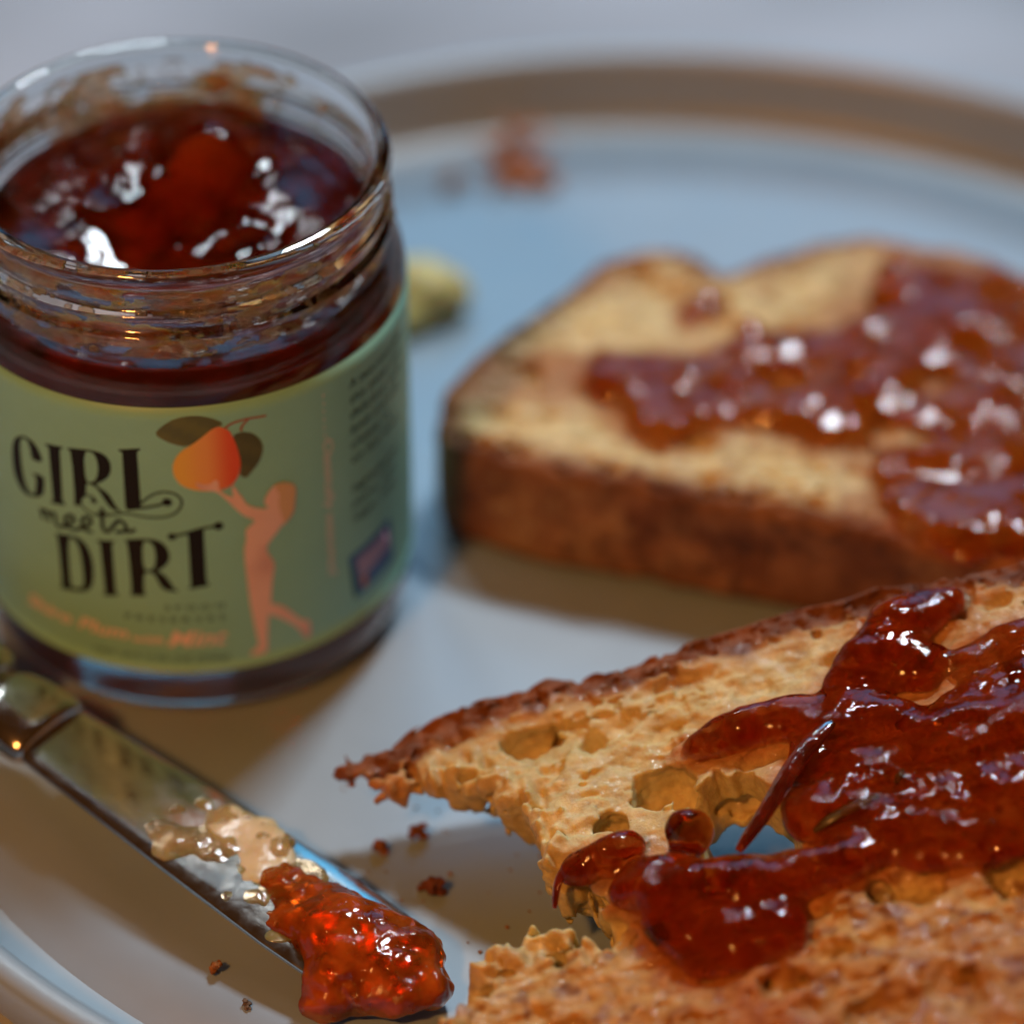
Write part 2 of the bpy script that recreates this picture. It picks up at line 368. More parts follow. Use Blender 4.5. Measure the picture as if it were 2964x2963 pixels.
def tex_noise(nt, vec, scale, detail=4, rough=0.55, dist=0.0):
    n = N(nt, 'ShaderNodeTexNoise', Scale=scale, Detail=detail, Roughness=rough, Distortion=dist)
    nt.links.new(vec, n.inputs['Vector'])
    return n.outputs['Fac']

def ramp(nt, fac, stops):
    r = N(nt, 'ShaderNodeValToRGB')
    el = r.color_ramp.elements
    while len(el) < len(stops):
        el.new(0.5)
    for e, (p, c) in zip(el, stops):
        e.position = p
        e.color = (*c, 1) if len(c) == 3 else c
    nt.links.new(fac, r.inputs[0])
    return r.outputs[0]

def bump(nt, height, strength, distance_cm, normal=None):
    b = N(nt, 'ShaderNodeBump', Strength=strength, Distance=distance_cm * S)
    nt.links.new(height, b.inputs['Height'])
    if normal is not None:
        nt.links.new(normal, b.inputs['Normal'])
    return b.outputs[0]

def plain(name, colour, rough=0.5, spec=0.5, metal=0.0):
    m, nt, b = new_mat(name)
    b.inputs['Base Color'].default_value = (*colour, 1)
    b.inputs['Roughness'].default_value = rough
    b.inputs['Specular IOR Level'].default_value = spec
    b.inputs['Metallic'].default_value = metal
    return m

def mat_glaze():
    m, nt, b = new_mat("glazed_stoneware")
    v = coords(nt)
    n1 = tex_noise(nt, v, 45, 5, 0.6)
    nt.links.new(ramp(nt, n1, [(0.3, (0.245, 0.345, 0.435)), (0.75, (0.275, 0.385, 0.48))]), b.inputs['Base Color'])
    n2 = tex_noise(nt, v, 160, 3)
    nt.links.new(ramp(nt, n2, [(0.3, (0.38,) * 3), (0.8, (0.48,) * 3)]), b.inputs['Roughness'])
    nt.links.new(bump(nt, tex_noise(nt, v, 60, 2), 0.05, 0.05), b.inputs['Normal'])
    b.inputs['Specular IOR Level'].default_value = 0.9
    b.inputs['Coat IOR'].default_value = 1.7
    b.inputs['Coat Weight'].default_value = 0.6
    b.inputs['Coat Roughness'].default_value = 0.42
    return m

def mat_bread(name, gloss, crust=False):
    m, nt, b = new_mat(name)
    v = coords(nt)
    a = N(nt, 'ShaderNodeVertexColor', layer_name="tint")
    n1 = tex_noise(nt, v, 420, 6, 0.65)
    mx = N(nt, 'ShaderNodeMix', data_type='RGBA', blend_type='MULTIPLY')
    mx.inputs[0].default_value = 1.0
    nt.links.new(a.outputs['Color'], mx.inputs[6])
    nt.links.new(ramp(nt, n1, [(0.3, (0.72, 0.66, 0.58)), (0.68, (1.12, 1.12, 1.12))]), mx.inputs[7])
    nt.links.new(mx.outputs[2], b.inputs['Base Color'])
    b.inputs['Roughness'].default_value = 0.62
    b.inputs['Specular IOR Level'].default_value = 0.35
    b.inputs['Subsurface Weight'].default_value = 0.0 if crust else 0.35
    b.inputs['Subsurface Radius'].default_value = (0.0035, 0.0018, 0.0007)
    b.inputs['Subsurface Scale'].default_value = 1.0
    h1 = tex_noise(nt, v, 900, 5, 0.7)
    h2 = tex_noise(nt, v, 2600, 3, 0.6)
    nrm = bump(nt, h1, 0.65, 0.05)
    nrm = bump(nt, h2, 0.4, 0.02, nrm)
    nt.links.new(nrm, b.inputs['Normal'])
    if gloss:
        g = tex_noise(nt, v, 130, 4, 0.6)
        nt.links.new(ramp(nt, g, [(0.38, (0, 0, 0)), (0.56, (gloss,) * 3)]), b.inputs['Coat Weight'])
        b.inputs['Coat Roughness'].default_value = 0.07
        hs = tex_noise(nt, v, 480, 3, 0.6)
        nt.links.new(bump(nt, hs, 1.0, 0.08), b.inputs['Coat Normal'])
    return m

def mat_jam(name, density, body=0.3, wrinkle=0.35, base=(0.50, 0.095, 0.006), absorb=(0.87, 0.57, 0.11)):
    """clear red gel that swallows blue and green with depth, with a share of cloudy fruit pulp"""
    m, nt, b = new_mat(name)
    v = coords(nt)
    b.inputs['Base Color'].default_value = (1.0, 0.80, 0.62, 1)
    b.inputs['Transmission Weight'].default_value = 1.0
    b.inputs['IOR'].default_value = 1.38
    b.inputs['Roughness'].default_value = 0.03
    p = N(nt, 'ShaderNodeBsdfPrincipled')
    p.inputs['Base Color'].default_value = (*base, 1)
    p.inputs['Roughness'].default_value = 0.05
    p.inputs['IOR'].default_value = 1.38
    p.inputs['Subsurface Weight'].default_value = 0.8
    p.inputs['Subsurface Radius'].default_value = (0.006, 0.0015, 0.0004)
    p.inputs['Subsurface Scale'].default_value = 1.0
    h1 = tex_noise(nt, v, 330, 3, 0.5, 0.6)
    h2 = tex_noise(nt, v, 1500, 3, 0.6, 1.2)
    g = tex_noise(nt, v, 140, 2)
    mul = N(nt, 'ShaderNodeMath', operation='MULTIPLY')
    nt.links.new(h2, mul.inputs[0])
    nt.links.new(ramp(nt, g, [(0.48, (0, 0, 0)), (0.6, (1, 1, 1))]), mul.inputs[1])
    nrm = bump(nt, h1, wrinkle, 0.12)
    nrm = bump(nt, mul.outputs[0], wrinkle * 0.9, 0.04, nrm)
    for q in (b, p):
        nt.links.new(nrm, q.inputs['Normal'])
    mix = N(nt, 'ShaderNodeMixShader')
    w = tex_noise(nt, v, 200, 3)
    nt.links.new(ramp(nt, w, [(0.35, (body * 0.4,) * 3), (0.7, (min(1, body * 1.7),) * 3)]), mix.inputs[0])
    nt.links.new(b.outputs[0], mix.inputs[1])
    nt.links.new(p.outputs[0], mix.inputs[2])
    out = nt.nodes["Material Output"]
    nt.links.new(mix.outputs[0], out.inputs['Surface'])
    va = N(nt, 'ShaderNodeVolumeAbsorption', Color=(*absorb, 1), Density=density)
    nt.links.new(va.outputs[0], out.inputs['Volume'])
    return m

def mat_glass():
    m, nt, b = new_mat("jar_glass")
    v = coords(nt)
    b.inputs['Base Color'].default_value = (0.97, 0.985, 0.98, 1)
    b.inputs['Transmission Weight'].default_value = 1.0
    b.inputs['IOR'].default_value = 1.5
    n = tex_noise(nt, v, 230, 5, 0.7)
    nt.links.new(ramp(nt, n, [(0.45, (0.0,) * 3), (0.75, (0.10,) * 3)]), b.inputs['Roughness'])
    nt.links.new(bump(nt, tex_noise(nt, v, 90, 2), 0.12, 0.06), b.inputs['Normal'])
    return m

def mat_steel():
    m, nt, b = new_mat("polished_steel")
    v = coords(nt)
    b.inputs['Base Color'].default_value = (0.62, 0.58, 0.53, 1)
    b.inputs['Metallic'].default_value = 1.0
    n = tex_noise(nt, v, 300, 5, 0.7)
    nt.links.new(ramp(nt, n, [(0.3, (0.09,) * 3), (0.8, (0.28,) * 3)]), b.inputs['Roughness'])
    return m

def mat_label():
    m, nt, b = new_mat("label_paper")
    v = coords(nt)
    n = tex_noise(nt, v, 60, 6, 0.75)
    nt.links.new(ramp(nt, n, [(0.3, (0.235, 0.56, 0.45)), (0.7, (0.27, 0.62, 0.51))]), b.inputs['Base Color'])
    b.inputs['Roughness'].default_value = 0.48
    return m

def mat_tint(name, rough=0.45):
    m, nt, b = new_mat(name)
    a = N(nt, 'ShaderNodeVertexColor', layer_name="tint")
    nt.links.new(a.outputs['Color'], b.inputs['Base Color'])
    b.inputs['Roughness'].default_value = rough
    return m

def mat_butter(name="butter", colour=(0.88, 0.72, 0.28)):
    m, nt, b = new_mat(name)
    v = coords(nt)
    n = tex_noise(nt, v, 250, 4)
    c = np.array(colour)
    nt.links.new(ramp(nt, n, [(0.3, tuple(c * 0.8)), (0.7, tuple(np.minimum(1, c * 1.1)))]), b.inputs['Base Color'])
    b.inputs['Roughness'].default_value = 0.3
    b.inputs['Subsurface Weight'].default_value = 0.6
    b.inputs['Subsurface Radius'].default_value = (0.005, 0.003, 0.001)
    b.inputs['Subsurface Scale'].default_value = 1.0
    nt.links.new(bump(nt, n, 0.4, 0.08), b.inputs['Normal'])
    return m

def mat_cloth():
    m, nt, b = new_mat("white_tablecloth")
    v = coords(nt)
    n = tex_noise(nt, v, 7, 2, 0.5)
    nt.links.new(ramp(nt, n, [(0.36, (0.23, 0.27, 0.31)), (0.66, (0.52, 0.60, 0.70))]), b.inputs['Base Color'])
    b.inputs['Roughness'].default_value = 0.6
    nt.links.new(bump(nt, tex_noise(nt, v, 1500, 2), 0.2, 0.03), b.inputs['Normal'])
    return m

GLAZE, GLASS, STEEL, LABEL, CLOTH = mat_glaze(), mat_glass(), mat_steel(), mat_label(), mat_cloth()
CRUMB_A = mat_bread("buttered_crumb", 0.75)
CRUMB_B = mat_bread("toasted_crumb", 0.25)
CRUST = mat_bread("brown_crust", 0.0, True)
JAM = mat_jam("plum_jam", 620, 0.08, 0.13, (0.50, 0.07, 0.005))
JAM_FAR = mat_jam("plum_jam_far", 380, 0.10, 0.05, (0.55, 0.11, 0.008), (0.88, 0.62, 0.12))
JAM_JAR = mat_jam("plum_jam_in_jar", 330, 0.14, 0.06, (0.36, 0.025, 0.002), (0.88, 0.48, 0.08))
JAM_GLOB = mat_jam("plum_jam_glob", 1400, 0.62, 0.24, (0.42, 0.075, 0.006))
BUTTER = mat_butter()
INK = plain("black_ink", (0.010, 0.010, 0.010), 0.65, 0.25)
PINK = plain("pink_ink", (0.86, 0.66, 0.60), 0.5)
PRINT = mat_tint("colour_print")
BLUE = plain("blue_ink", (0.02, 0.13, 0.36), 0.5)
LILAC = plain("lilac_ink", (0.42, 0.30, 0.46), 0.5)

# ------------------------------------------------------------------ table and plate
def build_table():
    n = 130
    xs = np.linspace(-160, 160, n)
    ys = np.linspace(-60, 220, n)
    X, Y = np.meshgrid(xs, ys, indexing='ij')
    P = np.stack([X, Y, X * 0], -1).astype(np.float32)
    away = sstep(15.5, 30, np.hypot(X - 2.6, Y + 1.2))
    Z = -0.62 + away * (0.9 * noise(P, 0.05, 1) + 0.45 * noise(P, 0.12, 2))
    V = np.stack([X, Y, Z], -1).reshape(-1, 3)
    i = np.arange(n - 1)[:, None] * n
    j = np.arange(n - 1)[None, :]
    F = np.stack([i + j, i + n + j, i + n + j + 1, i + j + 1], -1).reshape(-1, 4)
    o = mesh_object("table_surface", V, F, CLOTH)
    o["kind"] = "structure"
build_table()

PX, PY = 2.60, -1.50
plate = thing("dinner_plate", "round pale glazed plate with raised rim carrying the jar, knife and bread", "plate", (PX, PY, -0.6))
well = [(0.001, 0.0), (4, 0.0), (8, 0.0), (11, 0.0), (12.609, 0.0), (12.609, -0.34), (11, -0.42), (10.2, -0.6), (9.6, -0.6), (9.2, -0.42), (4, -0.4), (0.001, -0.4)]
V, F = lathe(well, PX, PY, 200)
mesh_object("well", V, F, GLAZE, plate, (PX, PY, -0.6))
rim = chaikin([(12.609, 0.0), (13.066, 0.0), (13.300, 0.1), (13.422, 0.5), (13.544, 1.0), (13.646, 1.26), (13.849, 1.36), (14.073, 1.3), (14.154, 1.1), (14.083, 0.6), (13.829, 0.0), (13.219, -0.3), (12.609, -0.34)], 3)
V, F = lathe(rim, PX, PY, 260)
mesh_object("raised_rim", V, F, GLAZE, plate, (PX, PY, -0.6))

# ------------------------------------------------------------------ jar
JX, JY = -4.98, -1.83
JO = (JX, JY, 0.0)
jar = thing("jam_jar", "open glass jar with green GIRL meets DIRT label standing on the plate", "jar", JO)
outer = [(0.001, 0.16), (2.0, 0.14), (2.5, 0.05), (2.7, 0.0), (3.02, 0.06), (3.27, 0.28), (3.38, 0.62), (3.4, 1.0), (3.4, 2.5), (3.4, 4.5), (3.4, 5.9), (3.4, 6.15), (3.37, 6.36), (3.26, 6.55), (3.19, 6.66), (3.14, 6.74), (3.12, 6.9), (3.12, 7.3), (3.12, 7.75), (3.15, 7.9), (3.22, 7.97), (3.24, 8.07), (3.19, 8.17), (3.10, 8.20)]
inner = [(3.10, 8.20), (3.0, 8.18), (2.95, 8.08), (2.94, 7.7), (2.94, 7.2), (2.95, 6.85), (2.99, 6.65), (3.05, 6.48), (3.15, 6.28), (3.18, 6.0), (3.18, 4), (3.18, 2), (3.18, 1.5), (3.08, 1.15), (2.8, 0.98), (2.4, 0.92), (1.2, 0.90), (0.001, 0.90)]
prof = chaikin(outer, 3)[:-1] + chaikin(inner, 3)
def threads(T, R, Z):
    out = (R > 2.95) & (Z > 6.7) & (Z < 7.9)
    turn = T / (2 * math.pi)
    amp = 0
    for z0 in (6.98, 7.34):
        zc = z0 + 0.16 * turn
        amp = amp + 0.11 * np.exp(-((Z - zc) / 0.075) ** 2)
    return np.where(out, R + amp * sstep(6.75, 6.95, Z), R)
pr = []
for a, b in zip(prof[:-1], prof[1:]):                # finer steps along the neck for the threads
    k = 5 if (a[1] > 6.7 and a[0] > 2.95) else 1
    pr += [a + (b - a) * i / k for i in range(k)]
pr.append(prof[-1])
V, F = lathe(pr, JX, JY, 220, threads)
mesh_object("glass_body", V, F, GLASS, jar, JO)

LR = 3.408
def cyl(P, lift=0.0):
    P = np.asarray(P, dtype=float)
    a = P[:, 0] / 3.42
    r = LR + lift
    return np.stack([JX + r * np.sin(a), JY - r * np.cos(a), P[:, 1]], 1)

def label_sheet():
    s = np.linspace(-2.75, 2.75, 150) * 3.42
    z = np.linspace(1.07, 6.06, 20)
    Sg, Zg = np.meshgrid(s, z, indexing='ij')
    P = np.stack([Sg.ravel(), Zg.ravel()], 1)
    V = np.concatenate([cyl(P, 0.008), cyl(P, 0.0)])
    n, m = len(s), len(z)
    i = np.arange(n - 1)[:, None] * m
    j = np.arange(m - 1)[None, :]
    q = np.stack([i + j, i + m + j, i + m + j + 1, i + j + 1], -1).reshape(-1, 4)
    F = [q, q[:, ::-1] + n * m]
    for a, b in (((np.arange(n - 1)) * m, (np.arange(1, n)) * m), ((np.arange(n - 1)) * m + m - 1, (np.arange(1, n)) * m + m - 1)):
        F.append(np.stack([a, b, b + n * m, a + n * m], 1))
    return mesh_object("label", V, np.concatenate(F), LABEL, jar, JO)
label = label_sheet()

def print_poly(name, pts, mat, lift, hole=None, colour=None, smooth_n=1):
    bm = bmesh.new()
    for loop in ([pts] if not hole else [pts, hole]):
        loop = chaikin(loop, smooth_n, True) if smooth_n else loop
        vs = [bm.verts.new((p[0], p[1], 0)) for p in loop]
        for i in range(len(vs)):
            bm.edges.new((vs[i], vs[(i + 1) % len(vs)]))
    bmesh.ops.triangle_fill(bm, use_beauty=True, edges=bm.edges[:])
    x0, x1 = min(p[0] for p in pts), max(p[0] for p in pts)
    y0, y1 = min(p[1] for p in pts), max(p[1] for p in pts)
    for ax, lo, hi in ((0, x0, x1), (1, y0, y1)):
        if ax == 1 and colour is None:
            continue
        x = lo + 0.1
        while x < hi:
            no = (1, 0, 0) if ax == 0 else (0, 1, 0)
            bmesh.ops.bisect_plane(bm, geom=bm.verts[:] + bm.edges[:] + bm.faces[:], plane_co=(x, x, 0), plane_no=no)
            x += 0.1
    bmesh.ops.triangulate(bm, faces=bm.faces[:])
    bm.normal_update()
    bm.verts.index_update()
    P = np.array([(v.co.x, v.co.y) for v in bm.verts])
    F = []
    for f in bm.faces:
        t = [v.index for v in f.verts]
        F.append(t if f.normal.z > 0 else t[::-1])
    bm.free()
    return mesh_object(name, cyl(P, lift), np.array(F), mat, label, JO, True, None if colour is None else colour(P))

def print_stroke(name, lines, width, mat, lift):
    V, F = [], []
    for ln in lines:
        p = np.array(chaikin(ln, 3))
        t = np.gradient(p, axis=0)
        t /= np.linalg.norm(t, axis=1)[:, None] + 1e-9
        nrm = np.stack([-t[:, 1], t[:, 0]], 1)
        b = len(V)
        for i in range(len(p)):
            V += [p[i] + nrm[i] * width / 2, p[i] - nrm[i] * width / 2]
        for i in range(len(p) - 1):
            k = b + 2 * i
            F.append((k, k + 1, k + 3, k + 2))
    return mesh_object(name, cyl(np.array(V), lift), np.array(F), mat, label, JO)

def print_text(name, text, s, z, height, mat, lift, align='LEFT', width=None, shear=0.0, spacing=1.0, bold=0.0, turn=0.0):
    cu = bpy.data.curves.new(name, 'FONT')
    cu.body = text
    cu.space_character = spacing
    cu.offset = bold
    cu.resolution_u = 3
    tmp = bpy.data.objects.new("tmp", cu)
    C.objects.link(tmp)
    bpy.context.view_layer.update()
    me = bpy.data.meshes.new_from_object(tmp)
    bpy.data.objects.remove(tmp)
    bm = bmesh.new()
    bm.from_mesh(me)
    bpy.data.meshes.remove(me)
    P = np.array([(v.co.x, v.co.y) for v in bm.verts])
    x0, x1 = P[:, 0].min(), P[:, 0].max()
    k = height / 0.7
    kx = (width / (x1 - x0)) if width else k
    for v in bm.verts:
        x = (v.co.x - x0) * kx
        if align == 'RIGHT':
            x -= (x1 - x0) * kx
        y = v.co.y * k
        x += shear * y
        if turn:
            x, y = x * math.cos(turn) - y * math.sin(turn), x * math.sin(turn) + y * math.cos(turn)
        v.co = (s + x, z + y, 0)
    bmesh.ops.triangulate(bm, faces=bm.faces[:])
    bm.normal_update()
    bm.verts.index_update()
    P = np.array([(v.co.x, v.co.y) for v in bm.verts])
    F = np.array([[v.index for v in (f.verts if f.normal.z > 0 else reversed(f.verts))] for f in bm.faces])
    bm.free()
    return mesh_object(name, cyl(P, lift), F, mat, label, JO)

for nm, pts, hole in LETTERS:
    print_poly(nm, pts, INK, 0.012, hole or None, smooth_n=0 if nm in ('letter_i', 'letter_l', 'letter_t') else 1)
print_stroke("letter_swash", [p for p, w in SWASH if len(p) > 6], 0.034, INK, 0.013)
print_stroke("letter_swash", [p for p, w in SWASH if 2 < len(p) <= 6], 0.045, INK, 0.014)
for p, w in SWASH:
    if len(p) == 2:
        c = (np.array(p[0]) + np.array(p[1])) / 2
        print_poly("letter_ball", [(c[0] + w / 2 * math.cos(a), c[1] + w / 2 * math.sin(a)) for a in np.linspace(0, 6.28, 12, endpoint=False)], INK, 0.015)
print_stroke("script_word", MEETS, 0.062, INK, 0.0135)

def pear_tint(P):
    x = (P[:, 0] - (-0.05)) / 1.1
    y = P[:, 1]
    x = (P[:, 0] - P[:, 0].min()) / np.ptp(P[:, 0])
    c = mixc(np.array([0.80, 0.50, 0.06]) + np.zeros((len(P), 3)), (0.82, 0.40, 0.10), sstep(0.1, 0.5, x))
    return mixc(c, (0.75, 0.10, 0.02), sstep(0.45, 0.9, x))
def leaf_tint(a, b):
    return lambda P: mixc(np.array(a) + np.zeros((len(P), 3)), b, sstep(-0.4, 0.4, np.sin(P[:, 0] * 9 + P[:, 1] * 14)) * 0.6)
print_poly("printed_leaf", LEAF1, PRINT, 0.012, colour=leaf_tint((0.10, 0.12, 0.03), (0.15, 0.17, 0.03)))
print_poly("printed_leaf", LEAF2, PRINT, 0.012, colour=leaf_tint((0.075, 0.085, 0.02), (0.11, 0.115, 0.025)))
print_stroke("printed_stem", STEM, 0.035, plain("stem_ink", (0.33, 0.11, 0.06), 0.45), 0.013)
print_poly("printed_pear", PEAR, PRINT, 0.018, colour=pear_tint)
def skin_tint(P):
    base = np.array([0.82, 0.56, 0.46]) + np.zeros((len(P), 3))
    q = np.stack([P[:, 0], P[:, 1], P[:, 0] * 0], 1).astype(np.float32)
    return mixc(base, (0.62, 0.36, 0.30), np.clip(noise(q, 3.2, 5) * 0.9, 0, 0.8))
print_poly("printed_figure", GIRL, PRINT, 0.024, colour=skin_tint)
print_poly("printed_hair", HAIR, PRINT, 0.030, colour=lambda P: np.array([0.66, 0.44, 0.22]) + np.zeros((len(P), 3)))
print_text("small_print", "SPOON", 0.70, 2.30, 0.11, INK, 0.012, 'RIGHT', 0.88, spacing=1.7)
print_text("small_print", "PRESERVES", 0.70, 2.07, 0.11, INK, 0.012, 'RIGHT', 1.50, spacing=1.6)
print_text("flavour_script", "Shiro Plum", -2.62, 1.66, 0.24, PINK, 0.012, 'LEFT', 1.80, 0.35, 1.0, 0.02)
print_text("flavour_script", "with", -0.76, 1.64, 0.15, PINK, 0.012, 'LEFT', 0.50, 0.35, 1.0, 0.02)
print_text("flavour_script", "Mint", -0.18, 1.60, 0.30, PINK, 0.012, 'LEFT', 0.85, 0.35, 1.0, 0.02)
print_text("small_print", "NET WT 7.75 OZ (220g)", 0.74, 1.30, 0.10, INK, 0.012, 'RIGHT', 2.1)
print_text("side_script", "......", 2.44, 5.70, 0.12, PINK, 0.012, 'LEFT', 0.80, 0, 1.0, 0.0, -math.pi / 2)
print_text("side_script", "Classically seasoned", 2.42, 4.86, 0.17, PINK, 0.012, 'LEFT', 2.55, 0.2, 1.0, 0.0, -math.pi / 2)
for i, t in enumerate(["A two-root plum", "this sweet and", "delicious with", "lamb and soft", "cheese, or", "on hot toast.", "", "Ingredients:", "plums, cane", "sugar, mint"]):
    if t:
        print_text("small_print", t, 2.95, 5.50 - 0.275 * i, 0.16, INK, 0.012, 'LEFT', 0.105 * len(t), 0.25)
print_poly("printed_badge", [(2.82, 2.42), (3.9, 2.5), (3.98, 1.64), (2.92, 1.54)], BLUE, 0.012, smooth_n=0)
print_poly("printed_badge_panel", [(2.98, 2.28), (3.78, 2.34), (3.84, 1.98), (3.05, 1.86)], LILAC, 0.018, smooth_n=0)
print_poly("printed_badge_mark", [(3.05, 1.86), (3.22, 1.88), (3.24, 1.66), (3.09, 1.64)], plain("orange_ink", (0.5, 0.17, 0.06)), 0.018)

# jam inside the jar, with its smears on the neck
jj = thing("jam", "dark red plum jam filling the glass jar", "jam", (JX, JY, 0.5))
def jar_jam():
    seg = 150
    th = np.linspace(0, 2 * math.pi, seg, endpoint=False)
    side = chaikin([(0.001, 0.89), (1.2, 0.89), (2.4, 0.91), (2.81, 0.97), (3.09, 1.14), (3.19, 1.5), (3.19, 3), (3.19, 5.9), (3.16, 6.28), (3.07, 6.45)], 2)
    def top(x, y):
        q = np.stack([x, y, x * 0], -1).astype(np.float32)
        h = 6.74 + 0.13 * y + 0.08 * noise(q, 0.8, 11) + 0.035 * noise(q, 1.9, 12) + 0.012 * noise(q, 4.5, 13)
        h = h + 0.50 * np.exp(-(((x - 0.45) / 0.7) ** 2 + ((y - 1.9) / 0.8) ** 2))
        h = h - 0.30 * np.exp(-(((x + 0.4) / 1.2) ** 2 + ((y + 0.6) / 1.2) ** 2))
        h = h + 0.10 * np.exp(-(((x - 1.9) / 0.8) ** 2 + ((y - 0.2) / 1.2) ** 2))
        return h
    rings = [np.stack([r * np.cos(th), r * np.sin(th), np.full(seg, z)], 1) for r, z in side]
    def wall(z):                                       # inner face of the glass at height z
        return np.interp(z, [6.45, 6.65, 6.85, 7.2], [3.07, 3.0, 2.96, 2.95])
    xe, ye = 2.95 * np.cos(th), 2.95 * np.sin(th)
    ze = np.clip(top(xe, ye), 6.5, 7.95)
    for k in range(1, 9):
        z = 6.45 + (ze - 6.45) * k / 8
        r = wall(z)
        rings.append(np.stack([r * np.cos(th), r * np.sin(th), z], 1))
    for r in [2.93, 2.89] + list(np.linspace(2.83, 0.02, 64)):
        x, y = r * np.cos(th), r * np.sin(th)
        z = np.clip(top(x, y), 6.0, 7.98) - 0.05 * sstep(2.95, 2.6, np.full(seg, r))
        rings.append(np.stack([x, y, z], 1))
    V = np.concatenate(rings) + np.array([JX, JY, 0])
    n = len(rings)
    i = np.arange(n - 1)[:, None] * seg
    j = np.arange(seg)[None, :]
    j2 = (j + 1) % seg
    F = np.stack([i + j, i + j2, i + seg + j2, i + seg + j], -1).reshape(-1, 4)
    mesh_object("jam_fill", V, F, JAM_JAR, jj, (JX, JY, 0.5))
jar_jam()

def neck_smears(outside, seed, bias):
    """thin sticky film of jam on the neck, inside or over the threads"""
    nt_, nz_ = 560, 60
    th = np.linspace(0, 2 * math.pi, nt_, endpoint=False)
    z = np.linspace(6.72, 7.9, nz_) if outside else np.linspace(6.8, 8.08, nz_)
    T, Z = np.meshgrid(th, z, indexing='ij')
    R = threads(T, np.full(T.shape, 3.12), Z) - 0.004 if outside else np.full(T.shape, 2.935)
    P = np.stack([3 * np.cos(T), 3 * np.sin(T), Z * (2.2 if outside else 1.5)], -1).astype(np.float32)
    t = 0.045 * (noise(P, 0.9, seed) + 0.7 * noise(P, 2.3, seed + 1) + 0.55 * noise(P, 5.5, seed + 2) + 0.4 * noise(P, 12, seed + 3)) + bias
    if outside:
        t = t + 0.05 * np.exp(-(((T - 4.72) / 0.12) ** 2 + ((Z - 6.8) / 0.16) ** 2))      # a drip below the threads
    else:
        t = t - 0.03 * sstep(7.4, 8.08, Z)
    sgn = 1 if outside else -1
    tt = np.maximum(t, 0)
    f = np.stack([(R + sgn * tt) * np.cos(T), (R + sgn * tt) * np.sin(T), Z], -1).reshape(-1, 3)
    k = np.stack([(R - sgn * 0.004) * np.cos(T), (R - sgn * 0.004) * np.sin(T), Z], -1).reshape(-1, 3)
    i = np.arange(nt_)[:, None]
    i2 = (i + 1) % nt_
    j = np.arange(nz_ - 1)[None, :]
    q = np.stack([i * nz_ + j, i * nz_ + j + 1, i2 * nz_ + j + 1, i2 * nz_ + j], -1).reshape(-1, 4)
    q = q[(t.ravel()[q] > 0).any(1)]
    if outside:
        q = q[:, ::-1]
    V = np.concatenate([f, k]) + np.array([JX, JY, 0])
    n = len(f)
    edges = np.concatenate([q[:, [a_, b_]] for a_, b_ in ((0, 1), (1, 2), (2, 3), (3, 0))])
    key = np.sort(edges, 1)
    _, inv, cnt = np.unique(key[:, 0].astype(np.int64) * n + key[:, 1], return_inverse=True, return_counts=True)
    e = edges[cnt[inv] == 1]
    side_q = np.stack([e[:, 1], e[:, 0], e[:, 0] + n, e[:, 1] + n], 1)
    F = np.concatenate([q, q[:, ::-1] + n, side_q])
    used = np.zeros(len(V), bool)
    used[F.ravel()] = True
    mp = np.cumsum(used) - 1
    mesh_object("jam_smear", V[used], mp[F], SMEAR, jj, (JX, JY, 0.5))
SMEAR = mat_jam("jam_film", 1500, 0.22, 0.6, (0.50, 0.22, 0.06), (0.92, 0.66, 0.30))
neck_smears(False, 21, -0.004)
neck_smears(True, 27, -0.014)

